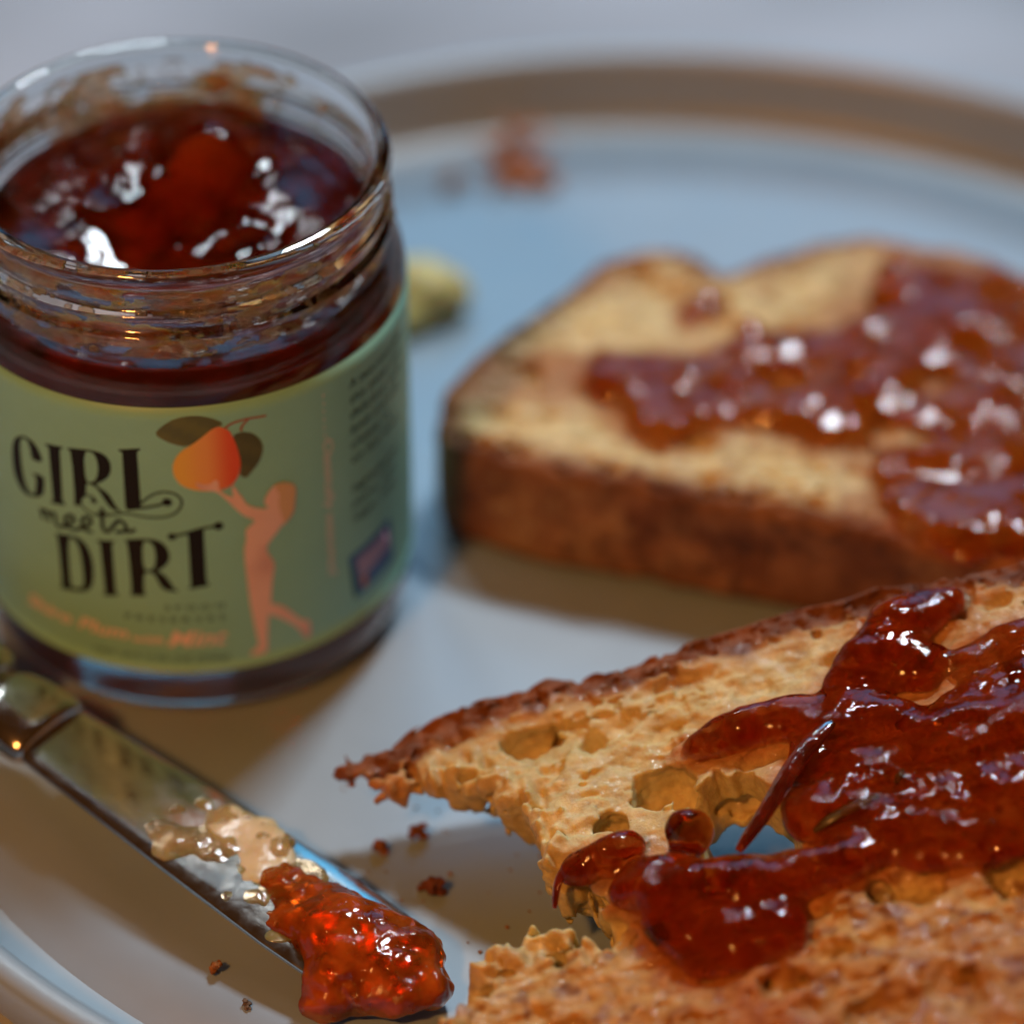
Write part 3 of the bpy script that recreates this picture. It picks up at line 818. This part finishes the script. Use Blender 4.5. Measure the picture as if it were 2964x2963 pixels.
# ------------------------------------------------------------------ bread
def make_bread(fl, outline, crust_line, torn_line, thick, seed, n_bub, holes=(), pits=(), rough=1.0, micro=1400, floor=None, k=0.16):
    A, B = np.meshgrid(fl.ax[0], fl.ax[1], indexing='ij')
    d2 = poly_sdf(outline, A, B).astype(np.float32) - 0.11
    dc = line_dist(crust_line, A, B).astype(np.float32)
    dt = line_dist(torn_line, A, B).astype(np.float32) if torn_line is not None else np.full(A.shape, 9, np.float32)
    T = thick(A, B, dt).astype(np.float32)
    nz = fl.ax[2][None, None, :]
    low = np.stack([A, B, A * 0], -1).astype(np.float32)
    topz = (0.07 * noise(low, 0.55, seed) + 0.05 * noise(low, 1.6, seed + 1))[..., None]
    dz = np.maximum(nz - topz, -T[..., None] - nz)
    wob = 0.10 * noise(low, 0.8, seed + 14) + 0.05 * noise(low, 2.2, seed + 15)          # the crust is never a true curve
    d3 = np.broadcast_to((d2 + wob * np.clip(1 - dc / 1.2, 0, 1))[..., None], fl.f.shape)
    # k: rounded shoulder between face and side
    q1, q2 = np.maximum(dz + k, 0), np.maximum(d3 + k, 0)
    fl.f[:] = np.sqrt(q1 * q1 + q2 * q2) + np.minimum(np.maximum(dz, d3), -k)
    if floor is not None:
        fl.f[:] = np.maximum(fl.f, floor(A[..., None], B[..., None], nz))
    m, P = fl.band(0.4)
    i = np.argwhere(m)
    tornw = np.exp(-(dt[i[:, 0], i[:, 1]] / 0.35) ** 2)
    crw = np.exp(-(dc[i[:, 0], i[:, 1]] / 0.25) ** 2)
    teeth = P * np.array([1, 1, 0.35], dtype=np.float32)
    add = rough * (0.040 * noise(P, 2.0, seed + 2) + 0.018 * noise(P, 5.5, seed + 3) + 0.012 * noise(P, 11, seed + 4))
    add = add * (1 - 0.5 * crw) + tornw * (0.18 * noise(teeth, 3.2, seed + 5) + 0.20 * noise(teeth, 7.5, seed + 6))
    fl.f[m] += add
    fl.make_warp(seed + 20)
    r = np.random.default_rng(seed)
    lo, hi = np.min(outline, 0), np.max(outline, 0)
    for _ in range(n_bub):
        c = [r.uniform(lo[0], hi[0]), r.uniform(lo[1], hi[1]), 0]
        rad = r.uniform(0.10, 0.27) if r.random() < 0.11 else r.uniform(0.025, 0.075)
        ia = int(np.clip((c[0] - fl.lo[0]) / fl.h, 0, A.shape[0] - 1))
        ib = int(np.clip((c[1] - fl.lo[1]) / fl.h, 0, A.shape[1] - 1))
        dd, cd, td = d2[ia, ib], dc[ia, ib], dt[ia, ib]
        if dd > -0.05 and td > 0.2:
            continue
        if cd < 0.24 + 0.6 * rad:
            continue
        t = T[ia, ib]
        c[2] = r.uniform(-t, -0.1) if (td < 0.5 or r.random() < 0.12) else rad * (r.uniform(0.15, 0.75) if rad > 0.09 else r.uniform(-0.1, 0.5))
        s = r.uniform(0.9, 2.0)
        fl.carve(c, [rad * s, rad * r.uniform(0.7, 1.2), rad * r.uniform(0.7, 1.0)], 0.07 if rad > 0.09 else 0.025)
    cl = np.asarray(crust_line)
    seglen = np.r_[0, np.cumsum(np.linalg.norm(np.diff(cl, axis=0), axis=1))]
    for _ in range(micro):
        u = r.uniform(0, seglen[-1])
        x, y = np.interp(u, seglen, cl[:, 0]), np.interp(u, seglen, cl[:, 1])
        inn = abs(r.normal(0.12, 0.13))
        ia = int(np.clip((x - fl.lo[0]) / fl.h, 1, A.shape[0] - 2))
        ib = int(np.clip((y - fl.lo[1]) / fl.h, 1, A.shape[1] - 2))
        g = np.array([d2[ia + 1, ib] - d2[ia - 1, ib], d2[ia, ib + 1] - d2[ia, ib - 1]])
        g = g / (np.linalg.norm(g) + 1e-6)
        rad = r.uniform(0.035, 0.085)
        fl.carve([x - g[0] * inn, y - g[1] * inn, r.uniform(-0.12, 0.03)], [rad * 1.4, rad, rad])
    for c, rr in pits:
        fl.carve((c[0], c[1], c[2] - 0.08), rr, 0.05)
    m, P = fl.band(0.12)
    PF = P * np.array([0.45, 1.2, 1.0], dtype=np.float32)               # crumb pulled into strands along the slice
    fl.f[m] += rough * (0.026 * noise(PF, 7, seed + 11) + 0.018 * noise(PF, 15, seed + 12))
    for pts, shrink in holes:
        dh = poly_sdf(pts, A, B).astype(np.float32)
        g = -dh[..., None] + shrink * nz
        mm = np.abs(dh) < 0.5
        ii = np.argwhere(mm)
        lowp = np.stack([A[mm], B[mm], 0 * A[mm]], 1).astype(np.float32)
        pert = np.zeros(A.shape, np.float32)
        pert[mm] = 0.10 * noise(lowp, 3.0, seed + 8) + 0.06 * noise(lowp, 7.0, seed + 9)
        fl.f[:] = np.maximum(fl.f, g + pert[..., None])
    return d2, dc, dt

def lookup(fl, arr, V):
    ia = np.clip(((V[:, 0] - fl.lo[0]) / fl.h).round().astype(int), 0, arr.shape[0] - 1)
    ib = np.clip(((V[:, 1] - fl.lo[1]) / fl.h).round().astype(int), 0, arr.shape[1] - 1)
    return arr[ia, ib]

def largest_piece(V, F):
    """drop the crumbs that float free of the slice"""
    lab = np.arange(len(V))
    while True:
        mn = lab[F].min(1)
        new = lab.copy()
        for k in range(4):
            np.minimum.at(new, F[:, k], mn)
        new = new[new]
        if (new == lab).all():
            break
        lab = new
    big = np.bincount(lab).argmax()
    keep = lab == big
    F = F[keep[F].all(1)]
    mp = np.cumsum(keep) - 1
    return V[keep], mp[F]

def split_parts(V, F, crust_v):
    c = crust_v[F].mean(1) > 0.5
    out = []
    for sel in (c, ~c):
        f = F[sel]
        used = np.zeros(len(V), bool)
        used[f.ravel()] = True
        mp = np.cumsum(used) - 1
        out.append((used, mp[f]))
    return out

# --- the near slice: torn open on its left, leaning up on the other slice
TO, TU, TW, TN = (np.array(q) for q in (TOAST_O, TOAST_U, TOAST_W, TOAST_N))
def to_world(L):
    L = np.asarray(L, dtype=float)
    return TO + L[:, :1] * TU + L[:, 1:2] * TW + L[:, 2:3] * TN

taA = [list(p) for p in TA]
for i in range(33, len(taA)):                          # the traced tear includes the torn face under the top edge
    up = 0.50 * sstep(0.0, 2.4, np.array(taA[i][0])) + 0.12
    taA[i][1] += float(up)
crust_A = [tuple(p) for p in taA[:23]]
torn_A = [tuple(p) for p in taA[22:]] + [tuple(taA[0])]
def thick_A(A, B, dt):
    arm = sstep(-0.1, 3.4, A)
    t_arm = 0.30 + 0.80 * arm
    return np.where(B > -3.3, t_arm, 1.2)
fa = Field((-0.35, -8.8, -1.45), (12.8, 0.75, 0.40), 0.032)
def floor_A(A, B, n):
    return 0.03 - (TO[2] + A * TU[2] + B * TW[2] + n * TN[2])
d2A, dcA, dtA = make_bread(fa, np.array(taA), np.array(crust_A), np.array(torn_A), thick_A, 40, 5200, [(HOLE_A, 0.12)], PITS_A, 1.0, 2200, floor_A)
bread_f = fa.f.copy()

# --- jam on the near slice
fj = Field((2.0, -5.9, -0.7), (12.2, 0.2, 0.85), 0.04)
for a, b, n, ra, rb, rn in JAM_A:
    fj.add((a, b, n), (ra, rb, rn), 0.20)
m, P = fj.band(0.3)
fj.f[m] += 0.085 * noise(P, 1.6, 61) + 0.030 * noise(P, 3.3, 62) + 0.008 * noise(P, 8.0, 63)
Vj, Fj = fj.mesh()

near = thing("toast_slice", "torn slice of buttered toast with jam and a hole, in front", "toast", tuple(to_world([(4.0, -6.0, -1.0)])[0]))
NO = tuple(to_world([(4.0, -6.0, -1.0)])[0])
V, F = fa.mesh()
V, F = largest_piece(V, F)
cr = (lookup(fa, dcA, V) < 0.30) & (lookup(fa, dtA, V) > -1)
nearcrust = lookup(fa, dcA, V)
Pn = V.astype(np.float32)
nz1, nz2, nz3 = noise(Pn, 0.8, 71), noise(Pn, 2.6, 72), noise(Pn, 7.0, 73)
base = np.zeros((len(V), 3)) + np.array([0.64, 0.50, 0.20])
base = mixc(base, (0.82, 0.72, 0.42), np.clip(0.35 + 0.6 * nz2, 0, 1) * 0.6)
tw = np.clip(sstep(-3.6, -5.3, V[:, 1]) * 0.95 + 0.25 * nz1, 0, 1) * np.clip(sstep(-0.35, -0.02, V[:, 2]) * 0.75 + 0.25, 0, 1)
base = mixc(base, (0.52, 0.27, 0.065), np.clip(tw + 0.22 * nz2 * tw, 0, 1))
base = mixc(base, (0.36, 0.135, 0.027), np.clip(sstep(-5.2, -7.0, V[:, 1]) * 0.6 + 0.3 * nz3 * tw, 0, 1))
rim_t = sstep(0.95, 0.25, nearcrust + 0.2 * nz2)
base = mixc(base, (0.42, 0.155, 0.035), rim_t * 0.85)
tip = sstep(1.6, 0.4, V[:, 0]) * sstep(-2.5, -1.5, V[:, 1])
base = mixc(base, (0.48, 0.19, 0.045), tip * 0.8)
crc = mixc(np.zeros((len(V), 3)) + np.array([0.17, 0.055, 0.017]), (0.30, 0.105, 0.033), np.clip(0.5 + 0.7 * nz2, 0, 1))
crc = mixc(crc, (0.10, 0.035, 0.018), np.clip(sstep(4, 9, V[:, 0]) * 0.45 + 0.5 * nz3, 0, 0.85))
base = mixc(base, (0.20, 0.062, 0.014), np.clip(1.3 * nz3 + 0.5 * nz2 - 0.15, 0, 0.75) * sstep(-3.9, -5.2, V[:, 1]))
base = mixc(base, crc, sstep(0.52, 0.26, nearcrust + 0.14 * nz2))
# jam-soaked crumb under and around the jam
ij = [np.clip(((V[:, q] - fj.lo[q]) / fj.h).round().astype(int), 0, fj.f.shape[q] - 1) for q in range(3)]
soak = sstep(0.32, -0.02, fj.f[ij[0], ij[1], ij[2]])
base = mixc(base, (0.40, 0.105, 0.014), soak * 0.8)
Wn = to_world(V)
for (used, f), nm, mt in zip(split_parts(V, F, cr.astype(float)), ("crust", "crumb"), (CRUST, CRUMB_A)):
    mesh_object(nm, Wn[used], f, mt, near, NO, True, base[used])

jam_near = thing("jam", "glossy red jam spread over the near torn toast slice", "jam", tuple(to_world([(6.0, -3.0, 0)])[0]))
JN = tuple(to_world([(6.0, -3.0, 0)])[0])
mesh_object("jam_spread", to_world(Vj), Fj, JAM, jam_near, JN)
PEEL = mat_jam("plum_skin", 2200, 0.7, 0.3, (0.16, 0.018, 0.006))
MINT = plain("mint_stem", (0.085, 0.050, 0.012), 0.25)
def strip(name, pts, radii, mat, parent, origin, flat=0.5):
    p = chaikin(pts, 2)
    rr = np.interp(np.linspace(0, 1, len(p)), np.linspace(0, 1, len(radii)), radii)
    Vs, Fs = tube(to_world(np.array(p)), rr, 12, flat, TN)
    return mesh_object(name, Vs, Fs, mat, parent, origin)
strip("plum_skin_strip", PEEL_1, [0.05, 0.10, 0.13, 0.15, 0.14, 0.06], PEEL, jam_near, JN)
strip("plum_skin_strip", PEEL_2, [0.03, 0.06, 0.08, 0.05], PEEL, jam_near, JN)
strip("mint_stem", MINT_1, [0.04, 0.085, 0.09, 0.05], MINT, jam_near, JN, 0.7)
strip("mint_stem", MINT_2, [0.03, 0.06, 0.03], MINT, jam_near, JN, 0.7)

# --- the far slice, lying flat
def thick_B(A, B, dt):
    return np.full(A.shape, 2.06)
fb = Field((-1.5, -4.2, -0.02), (10.8, 5.4, 2.42), 0.05)
fb.ax[2] = (fb.ax[2] - 2.08).astype(np.float32)
fb.lo[2] -= 2.08
tb = np.array(chaikin(TB, 2, True))
crust_B = [tuple(p) for p in tb] + [tuple(tb[0])]
pits_B = [((0.35, 0.95, 0), (0.16, 0.42, 0.25)), ((0.2, 1.25, 0), (0.3, 0.1, 0.15)), ((1.45, 0.55, 0), (0.35, 0.3, 0.3)), ((2.9, -.9, 0), (.4, .2, .2)), ((2.2, 3.9, 0), (.3, .25, .2))]
d2B, dcB, dtB = make_bread(fb, tb, np.array(crust_B), None, thick_B, 90, 1800, [], pits_B, 0.75, 500, None, 0.34)
far = thing("toast_slice", "whole slice of toast with jam lying flat behind", "toast", (4.5, 0.5, 0))
V, F = fb.mesh()
V, F = largest_piece(V, F)
fjb = Field((1.2, -4.4, -0.35), (10.4, 3.9, 0.75), 0.05)
r = np.random.default_rng(17)
for x, y in JB:
    fjb.add((x, y, 0.05), ((.3, .3, .2) if y > 2.3 and x < 4 else (r.uniform(.6, .9), r.uniform(.45, .7), r.uniform(.16, .30))), 0.25)
for _ in range(14):
    x, y = JB[r.integers(len(JB))]
    fjb.add((x + r.normal(0, .35), y + r.normal(0, .35), r.uniform(.08, .3)), [r.uniform(.18, .32)] * 3, 0.14)
for x, y in [(8.8, 0.5), (9.2, -1.0), (8.9, -2.4), (9.0, 1.8)]:
    fjb.add((x, y, 0.05), (.8, .8, .3), 0.2)
m, P = fjb.band(0.3)
fjb.f[m] += 0.10 * noise(P, 1.3, 81) + 0.035 * noise(P, 3.2, 82) + 0.008 * noise(P, 8.0, 83)
nearcrust = lookup(fb, dcB, V)
Pn = V.astype(np.float32)
nz1, nz2, nz3 = noise(Pn, 0.7, 75), noise(Pn, 2.2, 76), noise(Pn, 6.0, 77)
base = np.zeros((len(V), 3)) + np.array([0.80, 0.68, 0.34])
base = mixc(base, (0.56, 0.38, 0.14), np.clip(0.25 + 0.9 * nz2 + 0.5 * nz3, 0, 1) * 0.8)
base = mixc(base, (0.46, 0.27, 0.10), np.clip(0.9 * nz1 + 0.5 * nz2, 0, 1) * 0.7)
base = mixc(base, (0.36, 0.17, 0.055), np.clip(sstep(0.7, 0.15, nearcrust) * 0.8 + 0.3 * nz3, 0, 1))
side = sstep(-0.12, -0.35, V[:, 2]) * sstep(0.3, 0.12, nearcrust)
crc = mixc(np.zeros((len(V), 3)) + np.array([0.17, 0.060, 0.019]), (0.33, 0.145, 0.055), np.clip(0.5 + 0.9 * nz2 + 0.6 * nz1, 0, 1))
crc = mixc(crc, (0.045, 0.018, 0.010), np.clip(0.9 * nz3 + 0.3 * nz1, 0, 0.8))
base = mixc(base, crc, np.clip(sstep(0.22, 0.1, nearcrust), 0, 1))
ij = [np.clip(((V[:, q] - fjb.lo[q]) / fjb.h).round().astype(int), 0, fjb.f.shape[q] - 1) for q in range(3)]
base = mixc(base, (0.36, 0.10, 0.016), sstep(0.25, -0.02, fjb.f[ij[0], ij[1], ij[2]]) * 0.7)
crm = (nearcrust < 0.2).astype(float)
Wb = V + np.array([0, 0, 2.1])
for (used, f), nm, mt in zip(split_parts(V, F, crm), ("crust", "crumb"), (CRUST, CRUMB_B)):
    mesh_object(nm, Wb[used], f, mt, far, (4.5, 0.5, 0), True, base[used])
jam_far = thing("jam", "lumpy shining red jam heaped on the far flat toast slice", "jam", (6, 0, 2.1))
Vj, Fj = fjb.mesh()
mesh_object("jam_spread", Vj + np.array([0, 0, 2.1]), Fj, JAM_FAR, jam_far, (6, 0, 2.1))

# ------------------------------------------------------------------ knife
K0, K1 = np.array([-6.85, -6.75, 1.22]), np.array([-1.25, -11.2, 0.36])
KL = np.linalg.norm(K1 - K0)
kt = (K1 - K0) / KL
ks = np.cross(np.array([0, 0, 1.0]), kt)
ks /= np.linalg.norm(ks)
kn = np.cross(kt, ks)
knife = thing("butter_knife", "steel table knife smeared with butter and jam in front of the jar", "knife", tuple(K1 * [1, 1, 0]))
KO = tuple(K1 * [1, 1, 0])
def blade():
    ts = np.concatenate([np.linspace(0, KL - 1.0, 50), KL - 1.0 + np.sin(np.linspace(0.05, 1, 18) * math.pi / 2) * 1.0])
    V, F = [], []
    prof = [(-1, 0), (-.93, .035), (-.7, .055), (-.35, .068), (0, .072), (.35, .068), (.7, .055), (.93, .035), (1, 0), (.9, -.03), (.5, -.05), (0, -.055), (-.5, -.05), (-.9, -.03)]
    for t in ts:
        hw = np.interp(t, [0, 0.4, 3, 5, 6.3], [.66, .70, .86, .94, .92])
        e = max(0.0, (t - (KL - 1.0)))
        hw = hw * math.sqrt(max(1e-4, 1 - e * e))
        sag = 0.05 * math.sin(t * 0.4)
        for a, b in prof:
            V.append(K0 + kt * t + ks * a * hw + kn * (b * min(1, hw / .4) + sag))
    m = len(prof)
    for i in range(len(ts) - 1):
        for k in range(m):
            F.append((i * m + k, i * m + (k + 1) % m, (i + 1) * m + (k + 1) % m, (i + 1) * m + k))
    F.append(tuple(range(m)))
    F.append(tuple(range((len(ts) - 1) * m, len(ts) * m))[::-1])
    return [np.array(v) for v in V], F
V, F = blade()
mesh_object("blade", V, [f[::-1] for f in F], STEEL, knife, KO)
def loft(name, rows, mat, par, seg=36, power=2.6):
    """rows of (t, half width, half height) along the knife"""
    rows = chaikin(rows, 2)
    V, F = [], []
    for t, hw, hh in rows:
        for k in range(seg):
            a = 2 * math.pi * k / seg
            c, s = math.cos(a), math.sin(a)
            V.append(K0 + kt * t + ks * hw * math.copysign(abs(c) ** (2 / power), c) + kn * hh * math.copysign(abs(s) ** (2 / power), s))
    for i in range(len(rows) - 1):
        for k in range(seg):
            F.append((i * seg + k, (i + 1) * seg + k, (i + 1) * seg + (k + 1) % seg, i * seg + (k + 1) % seg))
    F.append(tuple(range(seg))[::-1])
    F.append(tuple(range((len(rows) - 1) * seg, len(rows) * seg)))
    return mesh_object(name, V, F, mat, par, KO)
loft("bolster", [(0.12, .60, .05), (0.10, .66, .20), (0.02, .72, .30), (-0.2, .74, .34), (-0.6, .70, .36), (-0.95, .60, .34), (-1.1, .42, .26), (-1.25, .38, .24)], STEEL, knife)
loft("handle", [(-1.15, .30, .2), (-1.2, .55, .36), (-1.35, .72, .46), (-1.8, .72, .48), (-2.6, .60, .42), (-4.5, .58, .40), (-7.5, .72, .46), (-9.3, .85, .5), (-9.9, .6, .36), (-10.0, .1, .1)], STEEL, knife)

def blob_thing(name, label, cat, part, blobs, lo, hi, h, mat, k, seed, amp, origin, offset=(0, 0, 0)):
    fl = Field(lo, hi, h)
    for b in blobs:
        fl.add(b[:3], b[3:], k)
    m, P = fl.band(0.3)
    fl.f[m] += amp * (noise(P, 1.8, seed) + 0.6 * noise(P, 4.2, seed + 1) + 0.3 * noise(P, 9.0, seed + 2))
    V, F = fl.mesh()
    t = thing(name, label, cat, origin)
    mesh_object(part, V, F, mat, t, origin)
    return t
glob = blob_thing("jam", "rounded glob of dark amber jam on the knife tip", "jam", "jam_glob",
    [(-2.75, -9.95, .74, .60, .52, .24), (-2.35, -10.3, .80, .66, .60, .32), (-1.95, -10.75, .74, .78, .66, .36), (-1.35, -10.80, .55, .42, .42, .36),
     (-1.65, -11.30, .52, .66, .42, .34), (-2.45, -11.0, .5, .55, .42, .28), (-2.62, -11.40, .30, .40, .26, .24), (-3.1, -9.70, .74, .40, .3, .12),
     (-3.35, -9.35, .82, .35, .25, .09), (-3.0, -9.95, .66, .3, .3, .1), (-1.1, -11.2, .34, .3, .3, .26)],
    (-3.9, -12.2, 0.02), (-0.6, -8.9, 1.7), 0.035, JAM_GLOB, 0.16, 31, 0.06, (-2.0, -10.7, 0.1))
def on_blade(t, s, up):
    return tuple(K0 + kt * t + ks * s + kn * up)
def blade_blobs(rows):
    return [on_blade(t, s, u) + (rx, ry, rz) for t, s, u, rx, ry, rz in rows]
OIL = mat_jam("melted_butter", 300, 0.35, 0.2, (0.55, 0.40, 0.16), (0.97, 0.86, 0.45))
CREAM = mat_butter("soft_butter", (0.72, 0.55, 0.30))
r = np.random.default_rng(55)
film = [(2.3 + 2.9 * r.random(), r.uniform(-.62, .55), .05, r.uniform(.16, .42), r.uniform(.14, .36), r.uniform(.04, .085)) for _ in range(46)]
blob_thing("butter_smear", "thin melted butter film on the knife blade", "butter", "butter_film", blade_blobs(film),
    (-5.9, -10.9, 0.3), (-2.0, -7.4, 1.5), 0.032, OIL, 0.07, 35, 0.030, (-4.0, -9.2, 0.8))
lump = [(2.95 + 0.16 * i + r.normal(0, .06), .42 - .03 * i + r.normal(0, .10), .04 + r.uniform(0, .03), r.uniform(.16, .30), r.uniform(.14, .24), r.uniform(.03, .05)) for i in range(9)]
blob_thing("butter_smear", "pale creamy ridge of soft butter on the knife blade", "butter", "butter_lump", blade_blobs(lump),
    (-5.6, -10.6, 0.3), (-1.9, -7.6, 1.6), 0.032, CREAM, 0.12, 38, 0.025, (-3.9, -9.0, 0.9))

# ------------------------------------------------------------------ butter and crumbs on the plate
blob_thing("butter_pat", "soft yellow pat of butter on the plate behind the jar", "butter", "butter_lump",
    [(-2.3, 5.9, .35, .9, .8, .5), (-1.6, 5.75, .45, .75, .62, .5), (-1.1, 5.7, .4, .42, .42, .42), (-1.9, 5.2, .25, .5, .4, .35)],
    (-3.6, 4.3, 0.01), (-0.3, 7.2, 1.3), 0.05, BUTTER, 0.15, 44, 0.06, (-1.8, 5.7, 0))
def crumb(x, y, rad, label, seed, colour, flat=0.7, stretch=1.0):
    r = np.random.default_rng(seed)
    fl = Field((-rad * 2.2, -rad * 2.2, -rad * 1.5), (rad * 2.2, rad * 2.2, rad * 1.6), rad / 7)
    for _ in range(6):
        c = r.normal(0, rad * 0.35, 3)
        c[0] *= stretch
        fl.add(c, (rad * r.uniform(.4, .7), rad * r.uniform(.4, .7), rad * flat * r.uniform(.4, .7)), rad * 0.15)
    m, P = fl.band(rad)
    fl.f[m] += rad * (0.18 * noise(P, 2.2 / rad, seed) + 0.12 * noise(P, 5 / rad, seed + 1))
    V, F = fl.mesh()
    V[:, 2] -= V[:, 2].min()
    col = mixc(np.zeros((len(V), 3)) + np.array(colour), np.array(colour) * 0.55, np.clip(0.5 + noise(V.astype(np.float32), 2 / rad, seed), 0, 1))
    o = mesh_object("bread_crumb", V + np.array([x, y, 0.003]), F, CRUST, None, (x, y, 0), True, col)
    o["label"], o["category"], o["group"] = label, "crumb", "crumbs scattered on the plate"
crumb(-1.38, -7.70, 0.13, "toast crumb nearest below the torn tip of the near slice", 201, (0.30, 0.10, 0.03))
crumb(-1.96, -8.05, 0.12, "toast crumb alone between knife glob and torn tip", 202, (0.33, 0.12, 0.035))
crumb(-1.12, -8.85, 0.17, "largest dark crumb in the shade beside the jam glob", 203, (0.20, 0.055, 0.018))
crumb(-4.18, -10.50, 0.11, "tiny orange brown crumb in front of the knife blade", 204, (0.36, 0.13, 0.02))
crumb(-3.72, -11.15, 0.06, "minute grey crumb at the bottom edge left of the glob", 208, (0.2, 0.14, 0.09))
crumb(0.22, 10.1, 0.48, "big brown toast flake near the far rim of the plate", 205, (0.58, 0.27, 0.14), 0.16, 1.3)
crumb(-1.09, 9.66, 0.22, "small pale crumb near the far rim by the jar", 206, (0.42, 0.24, 0.14), 0.5)

# fine toast dust round the slices
def crumb_dust():
    r = np.random.default_rng(77)
    V, F = [], []
    for _ in range(70):
        if r.random() < 0.6:
            c = np.array([r.normal(-1.2, 1.3), r.normal(-8.6, 1.2), 0.0])
        else:
            c = np.array([r.normal(-0.6, 1.5), r.normal(6.5, 3.0), 0.0])
        s = r.uniform(0.012, 0.045)
        b = len(V)
        for d in ((1, 0, .3), (-1, .2, .35), (0, 1, .3), (.1, -1, .35), (0, 0, 1), (0, 0, 0)):
            V.append(c + np.array(d) * s * r.uniform(0.6, 1.3, 3) + np.array([0, 0, 0.004]))
        for t in ((0, 2, 4), (2, 1, 4), (1, 3, 4), (3, 0, 4), (2, 0, 5), (1, 2, 5), (3, 1, 5), (0, 3, 5)):
            F.append([b + q for q in t])
    o = mesh_object("crumbs", V, np.array(F), plain("toast_dust", (0.30, 0.13, 0.045), 0.8), None, (0, 0, 0), False)
    o["kind"], o["label"], o["category"] = "stuff", "fine toast dust scattered on the plate", "crumbs"
crumb_dust()
